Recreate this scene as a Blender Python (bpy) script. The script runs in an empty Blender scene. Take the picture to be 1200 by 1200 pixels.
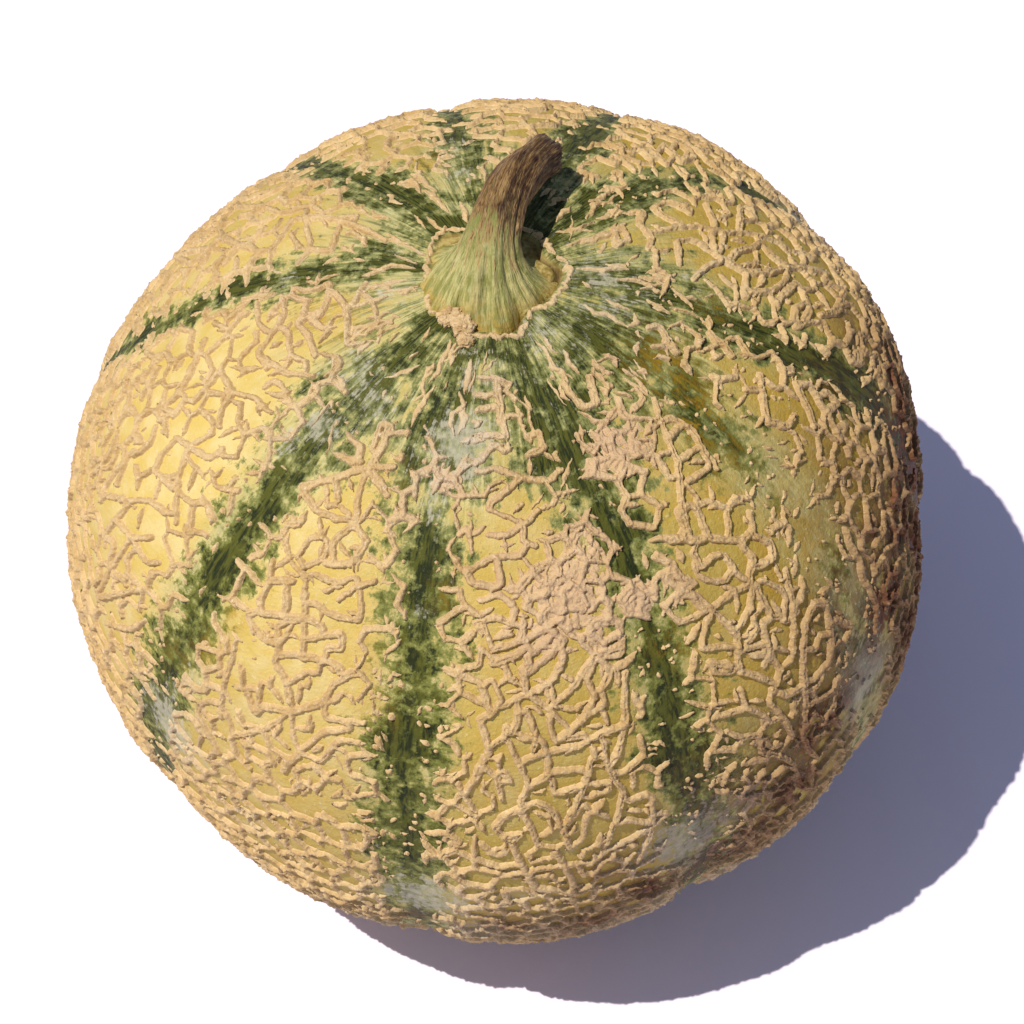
import bpy, math, random
import numpy as np
from mathutils import Vector, Matrix, geometry

rng = np.random.default_rng(7)
random.seed(7)
scene = bpy.context.scene

# ------------------------------------------------------------------ camera, sky, sun, exposure
RM = 0.075                       # melon equatorial radius in metres
ZC = 0.0696                      # height of the melon's centre above the table
CEN = np.array((0.0, 0.0, ZC))
ELEV = math.radians(57.0)
DIST = 0.60
VDIR = np.array((0.0, -math.cos(ELEV), math.sin(ELEV)))      # from melon towards the camera
XR = np.array((1.0, 0.0, 0.0))
YU = np.cross(VDIR, XR)                                       # image up
AIM = CEN + XR * 0.00315 + YU * 0.0003
EYE = AIM + VDIR * DIST
HALF = 0.1545                                                 # tan(half field of view)

cam = bpy.data.cameras.new("camera")
cam_o = bpy.data.objects.new("camera", cam)
scene.collection.objects.link(cam_o)
cam_o.matrix_world = Matrix(((XR[0], YU[0], VDIR[0], EYE[0]), (XR[1], YU[1], VDIR[1], EYE[1]),
                             (XR[2], YU[2], VDIR[2], EYE[2]), (0, 0, 0, 1)))
cam.sensor_fit = 'HORIZONTAL'
cam.angle = 2 * math.atan(HALF)
cam.clip_start = 0.01
cam.clip_end = 200
scene.camera = cam_o

SUN = np.array((-0.385, -0.19, 1.0)); SUN /= np.linalg.norm(SUN)
world = bpy.data.worlds.new("World"); scene.world = world
world.use_nodes = True
wn = world.node_tree
sky = wn.nodes.new("ShaderNodeTexSky"); sky.sky_type = 'NISHITA'; sky.sun_disc = False
sky.sun_elevation = math.asin(SUN[2]); sky.sun_rotation = math.atan2(SUN[0], SUN[1])
bg = wn.nodes["Background"]; bg.inputs["Strength"].default_value = 0.085
wn.links.new(sky.outputs[0], bg.inputs["Color"])

sun = bpy.data.lights.new("sun", 'SUN'); sun.energy = 4.6; sun.angle = math.radians(0.5)
sun.color = (1.0, 0.955, 0.88)
sun_o = bpy.data.objects.new("sun", sun); scene.collection.objects.link(sun_o)
sun_o.rotation_euler = Vector(SUN).to_track_quat('Z', 'Y').to_euler()
sun_o.location = (-0.5, -0.5, 1.5)

scene.view_settings.view_transform = 'Standard'
scene.view_settings.look = 'None'
scene.view_settings.exposure = -0.10
scene.view_settings.gamma = 1.0
scene.render.engine = 'CYCLES'

# ------------------------------------------------------------------ small numeric helpers
def sstep(a, b, x):
    t = np.clip((x - a) / (b - a), 0, 1)
    return t * t * (3 - 2 * t)

def wrap(a):
    return (a + np.pi) % (2 * np.pi) - np.pi

def vnoise(p, seed=0):
    """value noise in -1..1, p (...,3)"""
    p = np.asarray(p, dtype=np.float32)
    i = np.floor(p).astype(np.int64)
    f = p - i
    f = f * f * f * (f * (f * 6 - 15) + 10)
    def h(dx, dy, dz):
        n = (i[..., 0] + dx) * 374761393 + (i[..., 1] + dy) * 668265263 + (i[..., 2] + dz) * 2147483647 + seed * 1274126177
        n = (n ^ (n >> 13)) * 1274126177
        n = (n ^ (n >> 16)) & 0xFFFFFF
        return n.astype(np.float32) / 0x7FFFFF - 1.0
    fx, fy, fz = f[..., 0], f[..., 1], f[..., 2]
    a = h(0, 0, 0) * (1 - fx) + h(1, 0, 0) * fx
    b = h(0, 1, 0) * (1 - fx) + h(1, 1, 0) * fx
    c = h(0, 0, 1) * (1 - fx) + h(1, 0, 1) * fx
    d = h(0, 1, 1) * (1 - fx) + h(1, 1, 1) * fx
    return (a * (1 - fy) + b * fy) * (1 - fz) + (c * (1 - fy) + d * fy) * fz

def fbm(p, seed=0, n=3):
    s = 0; a = 1.0; t = 0
    for k in range(n):
        s = s + a * vnoise(np.asarray(p) * (2.03 ** k), seed + 11 * k); t += a; a *= 0.5
    return s / t

def dirs(th, ph):
    s = np.sin(ph)
    return np.stack((s * np.cos(th), s * np.sin(th), np.cos(ph) * np.ones_like(s)), -1)

def angles(d):
    d = d / np.linalg.norm(d, axis=-1, keepdims=True)
    return np.arctan2(d[..., 1], d[..., 0]), np.arccos(np.clip(d[..., 2], -1, 1))

# ------------------------------------------------------------------ melon body (smooth, before sutures)
BULGE = [0.0154, 0.0157, 0.0225, 0.0218, 0.0079, 0.0083, 0.0086, -0.0056, -0.0199, -0.0273, -0.0324, -0.0374, -0.0405, -0.0384, -0.0328, -0.0228, -0.0043, 0.0037, 0.0122, 0.0153, 0.0091, 0.0024, -0.0055, -0.0077, -0.0032, -0.0018, -0.0012, 0.0061, 0.0126, 0.0047, 0.0017, 0.0127, 0.0193, 0.0312, 0.0335, 0.0261]   # gentle lumps of this particular fruit
BULGE = np.array(BULGE)

def base_radius(d):
    """radius of the smooth body in direction d (unit vectors)"""
    z = d[..., 2]
    rho = np.sqrt(np.maximum(1 - z * z, 0))
    n = 2.15
    c = 0.97
    r = (np.abs(rho) ** n + np.abs(z / c) ** n) ** (-1 / n)
    ph = np.arccos(np.clip(z, -1, 1))
    r = r - 0.020 * np.exp(-(ph / 0.30) ** 2)
    x = d @ XR; y = d @ YU; v = d @ VDIR
    al = (np.arctan2(y, x) % (2 * np.pi)) / (2 * np.pi) * 36
    i0 = np.floor(al).astype(int) % 36; f = al - np.floor(al); f = f * f * (3 - 2 * f)
    g = BULGE[i0] * (1 - f) + BULGE[(i0 + 1) % 36] * f
    r = r * (1 + g * np.clip(1 - v * v, 0, 1) ** 1.2)
    r = r * (1 - 0.06 * np.maximum(0, -v) ** 1.5)         # a little flatter underneath
    return r * RM

def pick(px):
    """points of the photograph (1200 px) -> (lon, polar) where the view ray meets the fruit"""
    px = np.atleast_2d(np.array(px, float))
    X = (px[:, 0] - 600) / 600 * HALF; Y = (600 - px[:, 1]) / 600 * HALF
    ray = X[:, None] * XR + Y[:, None] * YU - VDIR
    ray /= np.linalg.norm(ray, axis=1, keepdims=True)
    ts = np.linspace(DIST - 1.3 * RM, DIST + 0.3 * RM, 260)
    best = None
    P = EYE + ray[:, None, :] * ts[None, :, None] - CEN
    rr = np.linalg.norm(P, axis=2)
    f = rr - base_radius(P / rr[..., None])
    out = []
    for k in range(len(px)):
        w = np.where(f[k] < 0)[0]
        j = w[0] if len(w) else int(np.argmin(f[k]))
        if len(w) and j > 0:
            a, b = f[k, j - 1], f[k, j]; t = ts[j - 1] + (ts[j] - ts[j - 1]) * a / (a - b)
        else:
            t = ts[j]
        out.append(EYE + ray[k] * t - CEN)
    return angles(np.array(out))

# ------------------------------------------------------------------ the ten sutures (green stripes), traced on the fruit
STRIPES = [  # points (photo px), half width (px), green strength along the stripe
 ([(548,420),(535,470),(522,530),(508,590),(496,650),(494,720),(492,790),(478,860),(470,930),(478,1010),(490,1075)], 30),
 ([(600,420),(625,460),(660,520),(692,570),(715,620),(742,670),(765,740),(785,800),(795,870),(815,930),(830,1000)], 27),
 ([(500,385),(450,440),(395,490),(340,540),(295,605),(255,665),(222,730),(195,800),(180,860)], 29),
 ([(470,315),(400,312),(330,325),(260,343),(200,372),(150,402),(115,440)], 18),
 ([(505,250),(460,225),(405,203),(350,190)], 20),
 ([(562,225),(545,180),(532,135)], 24),
 ([(655,195),(690,155),(710,136)], 22),
 ([(690,248),(740,225),(810,213),(870,217),(925,250)], 17),
 ([(650,318),(720,332),(800,355),(870,383),(940,412),(1000,450),(1045,500)], 24),
 ([(625,365),(690,392),(745,420),(800,468),(850,515),(915,570),(975,650),(1010,740),(1020,800)], 34),
]
PHS = np.linspace(0, np.pi, 200)
SLON, SWID = [], []
for pts, w in STRIPES:
    th, ph = pick(pts)
    o = np.argsort(ph); ph = ph[o]; th = np.unwrap(th[o])
    ph, ix = np.unique(ph, return_index=True); th = th[ix]
    lon = np.interp(PHS, ph, th)
    k = np.ones(13) / 13
    lon = np.convolve(np.pad(lon, 6, mode='edge'), k, 'valid')
    SLON.append(lon); SWID.append(w / 495.0)
SLON = np.array(SLON); SWID = np.array(SWID)
print("stripe lon at 1.2 rad:", np.round(np.degrees(wrap(SLON[:, 76])), 0))

def stripe_coord(th, ph):
    """nearest stripe index, lateral distance in stripe half widths, lateral distance in radii"""
    best = np.full(th.shape, 9.0); idx = np.zeros(th.shape, int)
    for k in range(len(SLON)):
        c = np.interp(ph, PHS, SLON[k])
        d = np.abs(wrap(th - c)) * np.maximum(np.sin(ph), 0.02)
        m = d < best
        best = np.where(m, d, best); idx = np.where(m, k, idx)
    w = SWID[idx] * (0.45 + 0.6 * np.clip(np.sin(ph), 0, 1))
    return idx, best / w, best

def melon_point(th, ph):
    d = dirs(th, ph)
    r = base_radius(d)
    idx, x, lat = stripe_coord(th, ph)
    fade = sstep(0.15, 0.6, ph) * (1 - sstep(2.6, 3.0, ph))
    r = r * (1 - 0.008 * np.exp(-(lat / 0.075) ** 2) * fade)
    r = r * (1 + 0.004 * vnoise(d * 4.0, 3) + 0.0018 * vnoise(d * 13, 4))
    return d * r[..., None]

# blobs placed on the fruit: (x, y, radius px, strength) in photo px
def blob_mask(blobs, d):
    m = np.zeros(d.shape[:-1], np.float32)
    th, ph = pick([(b[0], b[1]) for b in blobs])
    c = dirs(th, ph)
    for k, b in enumerate(blobs):
        s = b[2] / 495.0
        cosd = d @ c[k]
        q = 2 * (1 - cosd) / (s * s)
        m = np.maximum(m, (b[3] * np.exp(-q * 0.9)).astype(np.float32))
    return m

CORK = [(670,700,60,1),(720,520,42,1),(690,640,45,.8),(610,690,45,.7),(730,420,35,.7),(520,560,32,.8),(565,610,35,.4),
        (700,740,40,.8),(790,690,40,.5),(748,702,30,1),(700,546,22,.9),(640,740,50,.8),(555,520,25,.6),(450,1000,20,.3),(350,365,45,.4),(590,640,30,.6),(580,430,30,.5),(745,735,30,.5),(470,600,25,.4)]
SPARSE = [(330,730,60,.6),(260,560,50,.3),(480,450,60,.8),(300,650,40,.3),(915,600,55,.75),(960,680,45,.7),(820,560,35,.4),
          (890,470,60,.5),(730,350,60,.7),(440,720,40,.5),(560,850,20,.5),(440,830,50,.35),(420,950,40,.4),(860,890,35,.9),
          (800,960,60,1.1),(830,1010,40,1.2),(1010,790,45,1.2),(500,1060,45,1.1),(545,480,50,.5),(500,300,50,.4)]
RUST_SHADE = [(760,1040,55,1),(690,1080,60,.9),(590,1085,50,.7),(880,980,80,1),(930,920,75,1),(1000,560,90,.55),(985,740,80,.7),(900,920,110,.7),(960,850,70,1),(1040,700,80,1.1),  # reddish brown patches low right; those up the right edge paint in shade
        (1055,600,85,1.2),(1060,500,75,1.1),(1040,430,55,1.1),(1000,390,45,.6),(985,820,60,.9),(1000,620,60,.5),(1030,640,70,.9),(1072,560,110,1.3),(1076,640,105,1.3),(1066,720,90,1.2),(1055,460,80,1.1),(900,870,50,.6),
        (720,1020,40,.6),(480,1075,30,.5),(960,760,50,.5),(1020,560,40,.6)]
BLOOM = [(545,520,38,1),(505,575,30,.6),(440,470,45,.55),(375,500,30,.7),(340,520,28,.6),(510,600,22,.5),(500,1055,60,.9),
         (800,990,75,.9),(850,1020,45,.8),(1012,800,46,1.3),(200,850,50,.9),(225,790,30,.4),(870,940,40,.7),(770,1070,40,.8),(640,1090,50,.5),
         (490,720,18,.5),(720,350,60,.45),(330,320,30,.4),(540,170,25,.5),(820,330,40,.3),(940,260,35,.8),(420,430,40,.55),(700,335,60,.6),(640,400,45,.5),(460,345,40,.45),(560,440,40,.5),(760,380,40,.4),(540,200,40,.4),(480,300,25,.4),(290,960,40,.35),(1060,560,25,.6),
         (430,1075,50,.7),(560,1090,50,.8),(700,1085,45,.7),(770,1050,45,.6),(900,1000,40,.5),(960,930,35,.5),(300,1010,40,.4),(600,1050,40,.4)]
GREENISH = [(540,440,110,.9),(690,370,110,.9),(480,290,80,.8),(640,240,90,.7),(800,380,70,.5),(420,440,80,.6),(545,170,70,.5),(620,520,60,.4),
            (870,880,60,.5),(480,930,50,.4),(400,520,60,.5)]
AMBER = [(820,490,45,1),(780,430,40,.9),(850,540,40,.7),(790,760,22,.7),(935,640,70,.6),(380,375,40,.6),(240,760,20,.8),(275,725,15,.8),
         (205,770,20,.5),(410,390,22,.7),(500,190,20,.7),(840,360,20,.8),(960,450,25,.6),(520,700,16,.5),(455,560,20,.4),(900,700,40,.5),(425,770,30,.35),(445,830,25,.5)]

# ------------------------------------------------------------------ node helpers
class NT:
    def __init__(s, name):
        s.m = bpy.data.materials.new(name); s.m.use_nodes = True
        s.t = s.m.node_tree; s.b = s.t.nodes["Principled BSDF"]
    def n(s, typ, **kw):
        x = s.t.nodes.new(typ)
        for k, v in kw.items(): setattr(x, k, v)
        return x
    def put(s, sock, v):
        if hasattr(v, "is_linked") or hasattr(v, "links"): s.t.links.new(v, sock)
        else: sock.default_value = v
    def math(s, op, a, b=0.0, c=0.0, clamp=False):
        x = s.n("ShaderNodeMath", operation=op, use_clamp=clamp)
        s.put(x.inputs[0], a); s.put(x.inputs[1], b); s.put(x.inputs[2], c)
        return x.outputs[0]
    def ramp(s, v, a, b, lo=0.0, hi=1.0):
        x = s.n("ShaderNodeMapRange", interpolation_type='SMOOTHSTEP')
        s.put(x.inputs[0], v); s.put(x.inputs[1], a); s.put(x.inputs[2], b); s.put(x.inputs[3], lo); s.put(x.inputs[4], hi)
        return x.outputs[0]
    def mix(s, f, a, b):
        x = s.n("ShaderNodeMix", data_type='RGBA', clamp_factor=True)
        s.put(x.inputs[0], f)
        for sock, v in ((x.inputs[6], a), (x.inputs[7], b)):
            if isinstance(v, tuple): sock.default_value = (*v, 1) if len(v) == 3 else v
            else: s.t.links.new(v, sock)
        return x.outputs[2]
    def noise(s, vec, scale, detail=3.0, rough=0.55, dist=0.0):
        x = s.n("ShaderNodeTexNoise")
        s.put(x.inputs["Vector"], vec); x.inputs["Scale"].default_value = scale
        x.inputs["Detail"].default_value = detail; x.inputs["Roughness"].default_value = rough
        x.inputs["Distortion"].default_value = dist
        return x.outputs["Fac"]
    def attr(s, name, vec=False):
        x = s.n("ShaderNodeAttribute", attribute_name=name)
        return x.outputs["Vector"] if vec else x.outputs["Fac"]
    def obj(s):
        return s.n("ShaderNodeTexCoord").outputs["Object"]
    def bump(s, h, dist, strength=1.0, nrm=None):
        x = s.n("ShaderNodeBump"); x.inputs["Distance"].default_value = dist; x.inputs["Strength"].default_value = strength
        s.put(x.inputs["Height"], h)
        if nrm is not None: s.put(x.inputs["Normal"], nrm)
        return x.outputs[0]
    def done(s, col, rough=0.6, nrm=None, spec=0.4):
        s.put(s.b.inputs["Base Color"], col if not isinstance(col, tuple) else (*col, 1))
        s.put(s.b.inputs["Roughness"], rough)
        s.b.inputs["Specular IOR Level"].default_value = spec
        if nrm is not None: s.put(s.b.inputs["Normal"], nrm)
        return s.m

# ------------------------------------------------------------------ materials
def rind_material():
    t = NT("melon_rind")
    o = t.obj(); mer = t.attr("meridian", True)
    x = t.attr("stripe_x"); green = t.attr("stripe_green")
    bloom, rust_shade, amber, gish = t.attr("bloom"), t.attr("rust"), t.attr("amber"), t.attr("greenish")
    n_big = t.noise(o, 45, 3); n_mid = t.noise(o, 170, 4, .6); n_fine = t.noise(o, 650, 4, .65); n_vfine = t.noise(o, 1800, 2, .6)
    streak = t.noise(mer, 26, 4, .62, .35); streak2 = t.noise(mer, 60, 3, .6, .2)
    # flesh colour of the skin between stripes
    col = t.mix(t.ramp(n_big, .35, .65), (.40, .255, .030), (.37, .26, .045))
    col = t.mix(t.math('MULTIPLY', t.ramp(n_mid, .5, .72), .45), col, (.48, .36, .11))
    col = t.mix(t.math('MULTIPLY', t.ramp(n_fine, .50, .72), .5), col, (.49, .37, .12))
    col = t.mix(t.math('MULTIPLY', t.attr('ripe'), .9), col, t.mix(t.ramp(n_mid, .35, .65), (.61, .45, .125), (.67, .53, .23)))  # sunlit left painted paler, shaded right left a darker olive
    # pale green haze near the stripes and the stem
    hz = t.math('ADD', t.ramp(t.math('ADD', x, t.math('MULTIPLY', n_mid, 1.2)), 2.9, 1.1), t.math('MULTIPLY', gish, .8), clamp=True)
    hz = t.math('MULTIPLY', hz, t.ramp(n_mid, .3, .62, .45, 1.0))
    pale = t.mix(t.ramp(streak2, .4, .62), (.31, .31, .135), (.49, .45, .215))
    col = t.mix(t.math('MULTIPLY', hz, .85), col, pale)
    gs = t.math('MULTIPLY', t.ramp(t.attr("polar"), .62, .22), t.ramp(streak, .47, .60))
    col = t.mix(t.math('MULTIPLY', gs, .9), col, t.mix(t.ramp(streak2, .42, .6), (.115, .125, .045), (.25, .255, .14)))
    # amber spots
    am = t.math('MULTIPLY', amber, t.ramp(t.math('ADD', n_mid, t.math('MULTIPLY', t.math('SUBTRACT', n_fine, .5), .5)), .40, .58))
    col = t.mix(am, col, (.44, .25, .015))
    # green stripe, broken in streaks
    nearstem = t.ramp(t.attr("polar"), .45, 1.0, 1.0, .25)
    isl = t.noise(o, 420, 5, .68, .15)
    k = t.math('ADD', t.math('MULTIPLY', t.math('MULTIPLY', t.math('SUBTRACT', streak, .5), 3.6), nearstem), t.math('MULTIPLY', t.math('SUBTRACT', isl, .5), 5.2))
    k = t.math('ADD', k, t.math('MULTIPLY', t.math('SUBTRACT', n_fine, .5), 1.2))
    k = t.math('ADD', k, t.math('MULTIPLY', t.math('SUBTRACT', n_mid, .5), 1.6))
    gm = t.math('SUBTRACT', t.math('MULTIPLY', green, 1.40), t.math('MULTIPLY', x, .86))
    gl = t.ramp(t.math('ADD', gm, k), -.25, .45)
    gd = t.ramp(t.math('ADD', gm, k), .28, 1.20)
    col = t.mix(gl, col, t.mix(nearstem, (.18, .185, .032), (.19, .195, .065)))
    col = t.mix(gd, col, t.mix(t.ramp(streak2, .4, .6), (.075, .078, .010), (.015, .021, .004)))
    am2 = t.math('MULTIPLY', amber, t.ramp(t.math('ADD', isl, t.math('MULTIPLY', t.math('SUBTRACT', streak, .5), .8)), .44, .62))
    col = t.mix(t.math('MULTIPLY', am2, .6), col, (.36, .205, .012))
    # grey bloom
    scr = t.math('ADD', t.math('MULTIPLY', t.math('SUBTRACT', n_fine, .5), 1.5), t.math('MULTIPLY', t.math('SUBTRACT', streak2, .5), 1.6))
    gb = t.math('MULTIPLY', t.ramp(t.math('ADD', bloom, t.math('ADD', scr, t.math('MULTIPLY', t.math('SUBTRACT', n_mid, .5), 1.0))), .40, .80), .72)
    col = t.mix(gb, col, t.mix(t.ramp(n_fine, .4, .6), (.30, .295, .185), (.47, .43, .31)))
    # reddish brown skin low on the right, plus the right flank's shade painted in
    ru = t.math('MULTIPLY', rust_shade, t.ramp(t.math('ADD', n_mid, t.math('MULTIPLY', t.math('SUBTRACT', n_fine, .5), .8)), .30, .52), clamp=True)
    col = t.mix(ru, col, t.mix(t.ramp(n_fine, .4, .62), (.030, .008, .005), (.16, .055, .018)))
    col = t.mix(t.attr('scar'), col, t.mix(t.ramp(n_fine, .4, .6), (.22, .15, .035), (.42, .32, .11)))
    col = t.mix(t.attr('crack'), col, (.045, .020, .007))
    # pale lenticels
    dots = t.ramp(n_vfine, .64, .74)
    col = t.mix(t.math('MULTIPLY', t.math('MULTIPLY', dots, .5), t.math('SUBTRACT', 1.0, gl)), col, (.72, .62, .42))
    h = t.math('ADD', t.math('MULTIPLY', n_fine, .6), t.math('MULTIPLY', n_vfine, .4))
    nr = t.bump(h, 0.0006, .7)
    return t.done(col, t.ramp(n_fine, .3, .7, .60, .78), nr, .16)

def net_material():
    t = NT("cork_netting")
    o = t.obj(); h = t.attr("net_h"); rust_shade = t.attr("rust"); bloom = t.attr("bloom"); pink = t.attr("pink")
    n_mid = t.noise(o, 160, 4, .6); n_fine = t.noise(o, 900, 4, .7); n_v = t.noise(o, 2600, 2, .6)
    col = t.mix(t.ramp(n_mid, .35, .65), (.50, .33, .14), (.60, .425, .21))
    col = t.mix(t.math('MULTIPLY', t.ramp(n_fine, .45, .7), .5), col, (.67, .50, .285))
    col = t.mix(t.math('MULTIPLY', t.ramp(n_v, .52, .68), .32), col, (.36, .22, .10))
    col = t.mix(t.math('MULTIPLY', t.math('SUBTRACT', 1.0, t.attr('ripe')), .55), col, t.mix(t.ramp(n_mid, .35, .65), (.40, .245, .090), (.54, .365, .16)))  # netting painted browner away from the sunlit left, as shading
    col = t.mix(t.ramp(h, .06, .42, .45, 0.0), col, (.66, .50, .29))
    col = t.mix(t.math('MULTIPLY', t.attr('cleft'), .6), col, (.33, .20, .085))
    col = t.mix(t.math('MULTIPLY', t.ramp(t.noise(o, 1500, 3, .7), .56, .70), .55), col, (.74, .59, .40))
    col = t.mix(t.math('MULTIPLY', pink, .6), col, (.54, .365, .23))
    col = t.mix(t.math('MULTIPLY', bloom, t.ramp(n_fine, .35, .6, .2, .75)), col, (.50, .45, .35))
    ru = t.math('MULTIPLY', rust_shade, t.ramp(n_mid, .34, .60, .30, .95))  # brown cork and the right flank's shade, both in the net colour
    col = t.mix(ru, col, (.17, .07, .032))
    hh = t.math('ADD', t.math('MULTIPLY', n_fine, .7), t.math('MULTIPLY', n_v, .3))
    return t.done(col, .82, t.bump(hh, 0.0006, .7), .15)

def stem_material():
    t = NT("melon_stem")
    o = t.obj(); s = t.attr("stem_s"); a = t.attr("stem_a", True); dark = t.attr("stem_dark"); rim = t.attr("stem_rim")
    st = t.noise(a, 9, 4, .6, .3); st2 = t.noise(a, 24, 3, .6); n = t.noise(o, 500, 4, .65)
    base = t.mix(t.ramp(st, .38, .62), (.22, .22, .055), (.50, .44, .17))
    base = t.mix(t.math('MULTIPLY', t.ramp(n, .5, .7), .35), base, (.58, .53, .27))
    brown = t.mix(t.ramp(st, .36, .64), (.11, .045, .010), (.37, .23, .085))
    brown = t.mix(t.math('MULTIPLY', t.ramp(st2, .50, .62), .85), brown, (.060, .022, .008))
    brown = t.mix(t.math('MULTIPLY', t.ramp(st2, .40, .30), .6), brown, (.46, .33, .16))
    f = t.ramp(t.math('ADD', s, t.math('MULTIPLY', t.math('SUBTRACT', st, .5), 1.5)), .26, .46)
    col = t.mix(f, base, brown)
    dk = t.math('MULTIPLY', dark, t.ramp(t.math('ADD', st2, t.math('MULTIPLY', n, .5)), .55, .9, .25, 1.0), clamp=True)
    col = t.mix(dk, col, (.030, .010, .004))
    col = t.mix(t.math('MULTIPLY', rim, t.ramp(n, .35, .6)), col, (.46, .25, .03))
    h = t.math('ADD', t.math('MULTIPLY', st2, .6), t.math('MULTIPLY', n, .4))
    return t.done(col, t.ramp(n, .3, .7, .5, .75), t.bump(h, 0.0008, .9), .25)

def plain_noise_material(name, c0, c1, scale, bump, rough=.85):
    t = NT(name); o = t.obj()
    n = t.noise(o, scale, 5, .65)
    return t.done(t.mix(t.ramp(n, .35, .65), c0, c1), rough, t.bump(n, bump, .8), .2)

def paper_material():
    t = NT("white_paper"); o = t.obj()
    n = t.noise(o, 900, 3, .6); n2 = t.noise(o, 14, 3, .5)
    col = t.mix(t.ramp(n2, .3, .7), (.82, .745, .88), (.84, .765, .89))
    return t.done(col, .8, t.bump(n, 0.00012, .25), .2)

M_RIND, M_NET, M_STEM = rind_material(), net_material(), stem_material()
M_CUT = plain_noise_material("stem_cut", (.05, .022, .010), (.17, .09, .04), 700, .0006)
M_SCAB = plain_noise_material("cork_scab", (.42, .27, .12), (.62, .45, .25), 700, .0006)

# ------------------------------------------------------------------ the table
def sheet(name, size, mat, z=0.0):
    me = bpy.data.meshes.new(name)
    s = size
    me.from_pydata([(-s, -s, z), (s, -s, z), (s, s, z), (-s, s, z)], [], [(0, 1, 2, 3)])
    me.materials.append(mat)
    ob = bpy.data.objects.new(name, me); scene.collection.objects.link(ob)
    return ob
table = sheet("ground", 40.0, paper_material())
table["kind"] = "structure"
table["label"] = "smooth white surface under the melon, bright in the sun"

# ------------------------------------------------------------------ mesh helper
def mesh_obj(name, V, quads, mat, parent, attrs=None, normals=None):
    me = bpy.data.meshes.new(name)
    nv, nf = len(V), len(quads)
    me.vertices.add(nv); me.vertices.foreach_set("co", np.ascontiguousarray(V, np.float32).ravel())
    k = quads.shape[1]
    me.loops.add(nf * k); me.loops.foreach_set("vertex_index", np.ascontiguousarray(quads, np.int32).ravel())
    me.polygons.add(nf)
    me.polygons.foreach_set("loop_start", np.arange(0, nf * k, k, dtype=np.int32))
    me.update(calc_edges=True)
    me.polygons.foreach_set("use_smooth", np.ones(nf, bool))
    for an, av in (attrs or {}).items():
        if av.ndim == 1:
            a = me.attributes.new(an, 'FLOAT', 'POINT'); a.data.foreach_set("value", np.ascontiguousarray(av, np.float32))
        else:
            a = me.attributes.new(an, 'FLOAT_VECTOR', 'POINT'); a.data.foreach_set("vector", np.ascontiguousarray(av, np.float32).ravel())
    me.materials.append(mat)
    if normals is not None:
        me.normals_split_custom_set_from_vertices(np.ascontiguousarray(normals, np.float32))
    ob = bpy.data.objects.new(name, me); scene.collection.objects.link(ob)
    if parent is not None: ob.parent = parent
    return ob

def submesh(V, quads, sel, attrs, normals=None):
    q = quads[sel]
    used = np.unique(q)
    remap = np.full(len(V), -1, np.int64); remap[used] = np.arange(len(used))
    return V[used], remap[q], {k: a[used] for k, a in attrs.items()}, (None if normals is None else normals[used])

def grid_quads(nr, nc, closed=True):
    i = np.arange(nr - 1)[:, None]; j = np.arange(nc if closed else nc - 1)[None, :]
    j2 = (j + 1) % nc
    return np.stack((i * nc + j + 0 * i, (i + 1) * nc + j, (i + 1) * nc + j2, i * nc + j2 + 0 * i), -1).reshape(-1, 4)

def grid_normals(P):
    """smooth normals of a closed grid P (rows, cols, 3), columns wrap"""
    du = np.roll(P, -1, 1) - np.roll(P, 1, 1)
    dv = np.gradient(P, axis=0)
    n = np.cross(dv, du)
    n /= np.maximum(np.linalg.norm(n, axis=-1, keepdims=True), 1e-12)
    return n

def axis_lon(n_front, n_back):
    a = np.linspace(-np.pi, 0, n_front, endpoint=False)          # the side turned to the camera (-y)
    b = np.linspace(0, np.pi, n_back, endpoint=False)
    return np.concatenate((a, b))

# ------------------------------------------------------------------ the melon
melon = bpy.data.objects.new("melon", None)
scene.collection.objects.link(melon)
melon.location = (0, 0, ZC)
melon["label"] = "round netted melon with green stripes and a short curved dry stem on a white surface"
melon["category"] = "melon"

def common_masks(th, ph):
    d = dirs(th, ph)
    return d, {"bloom": blob_mask(BLOOM, d), "rust": blob_mask(RUST_SHADE, d)}

# --- rind
lon = axis_lon(620, 330)
pol = np.concatenate((np.linspace(0.02, 0.30, 60, endpoint=False), np.linspace(0.30, 2.25, 330, endpoint=False), np.linspace(2.25, np.pi - 0.004, 60)))
TH, PH = np.meshgrid(lon, pol)
P = melon_point(TH, PH)
# torn ring around the stem foot: a lip with a crack inside it
def foot_edge(th):
    return 0.134 + 0.012 * np.sin(3 * th + .6) + 0.010 * np.sin(5 * th + 2.1) + 0.006 * np.sin(9 * th)
def crack(th, ph):
    q = ph - foot_edge(th)
    c = np.exp(-(q / 0.009) ** 2) * np.clip(0.55 + 0.8 * np.cos(th + 0.75), 0.1, 1.2)
    l = np.exp(-((q - 0.026) / 0.014) ** 2)
    return 1 - 0.018 * c + 0.003 * l * (0.6 + 0.6 * vnoise(dirs(th, ph) * 40, 8))
P *= crack(TH, PH)[..., None]
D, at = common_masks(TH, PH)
idx, sx, lat = stripe_coord(TH, PH)
GRN = [(1.0, 1.0), (1.05, 1.1), (.95, .95), (.95, 1.0), (1.0, 1.0), (.9, .9), (1., 1.), (1., 1.), (1.1, 1.1), (1.0, .25)]
g0 = np.array([g[0] for g in GRN])[idx]; g1 = np.array([g[1] for g in GRN])[idx]
tt = sstep(0.35, 0.95, PH)
gap = blob_mask([(748, 705, 22, .9), (700, 548, 16, .6), (505, 590, 18, .35), (940, 590, 50, .7)], D)
gr = g0 * (1 - tt) + g1 * tt
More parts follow.
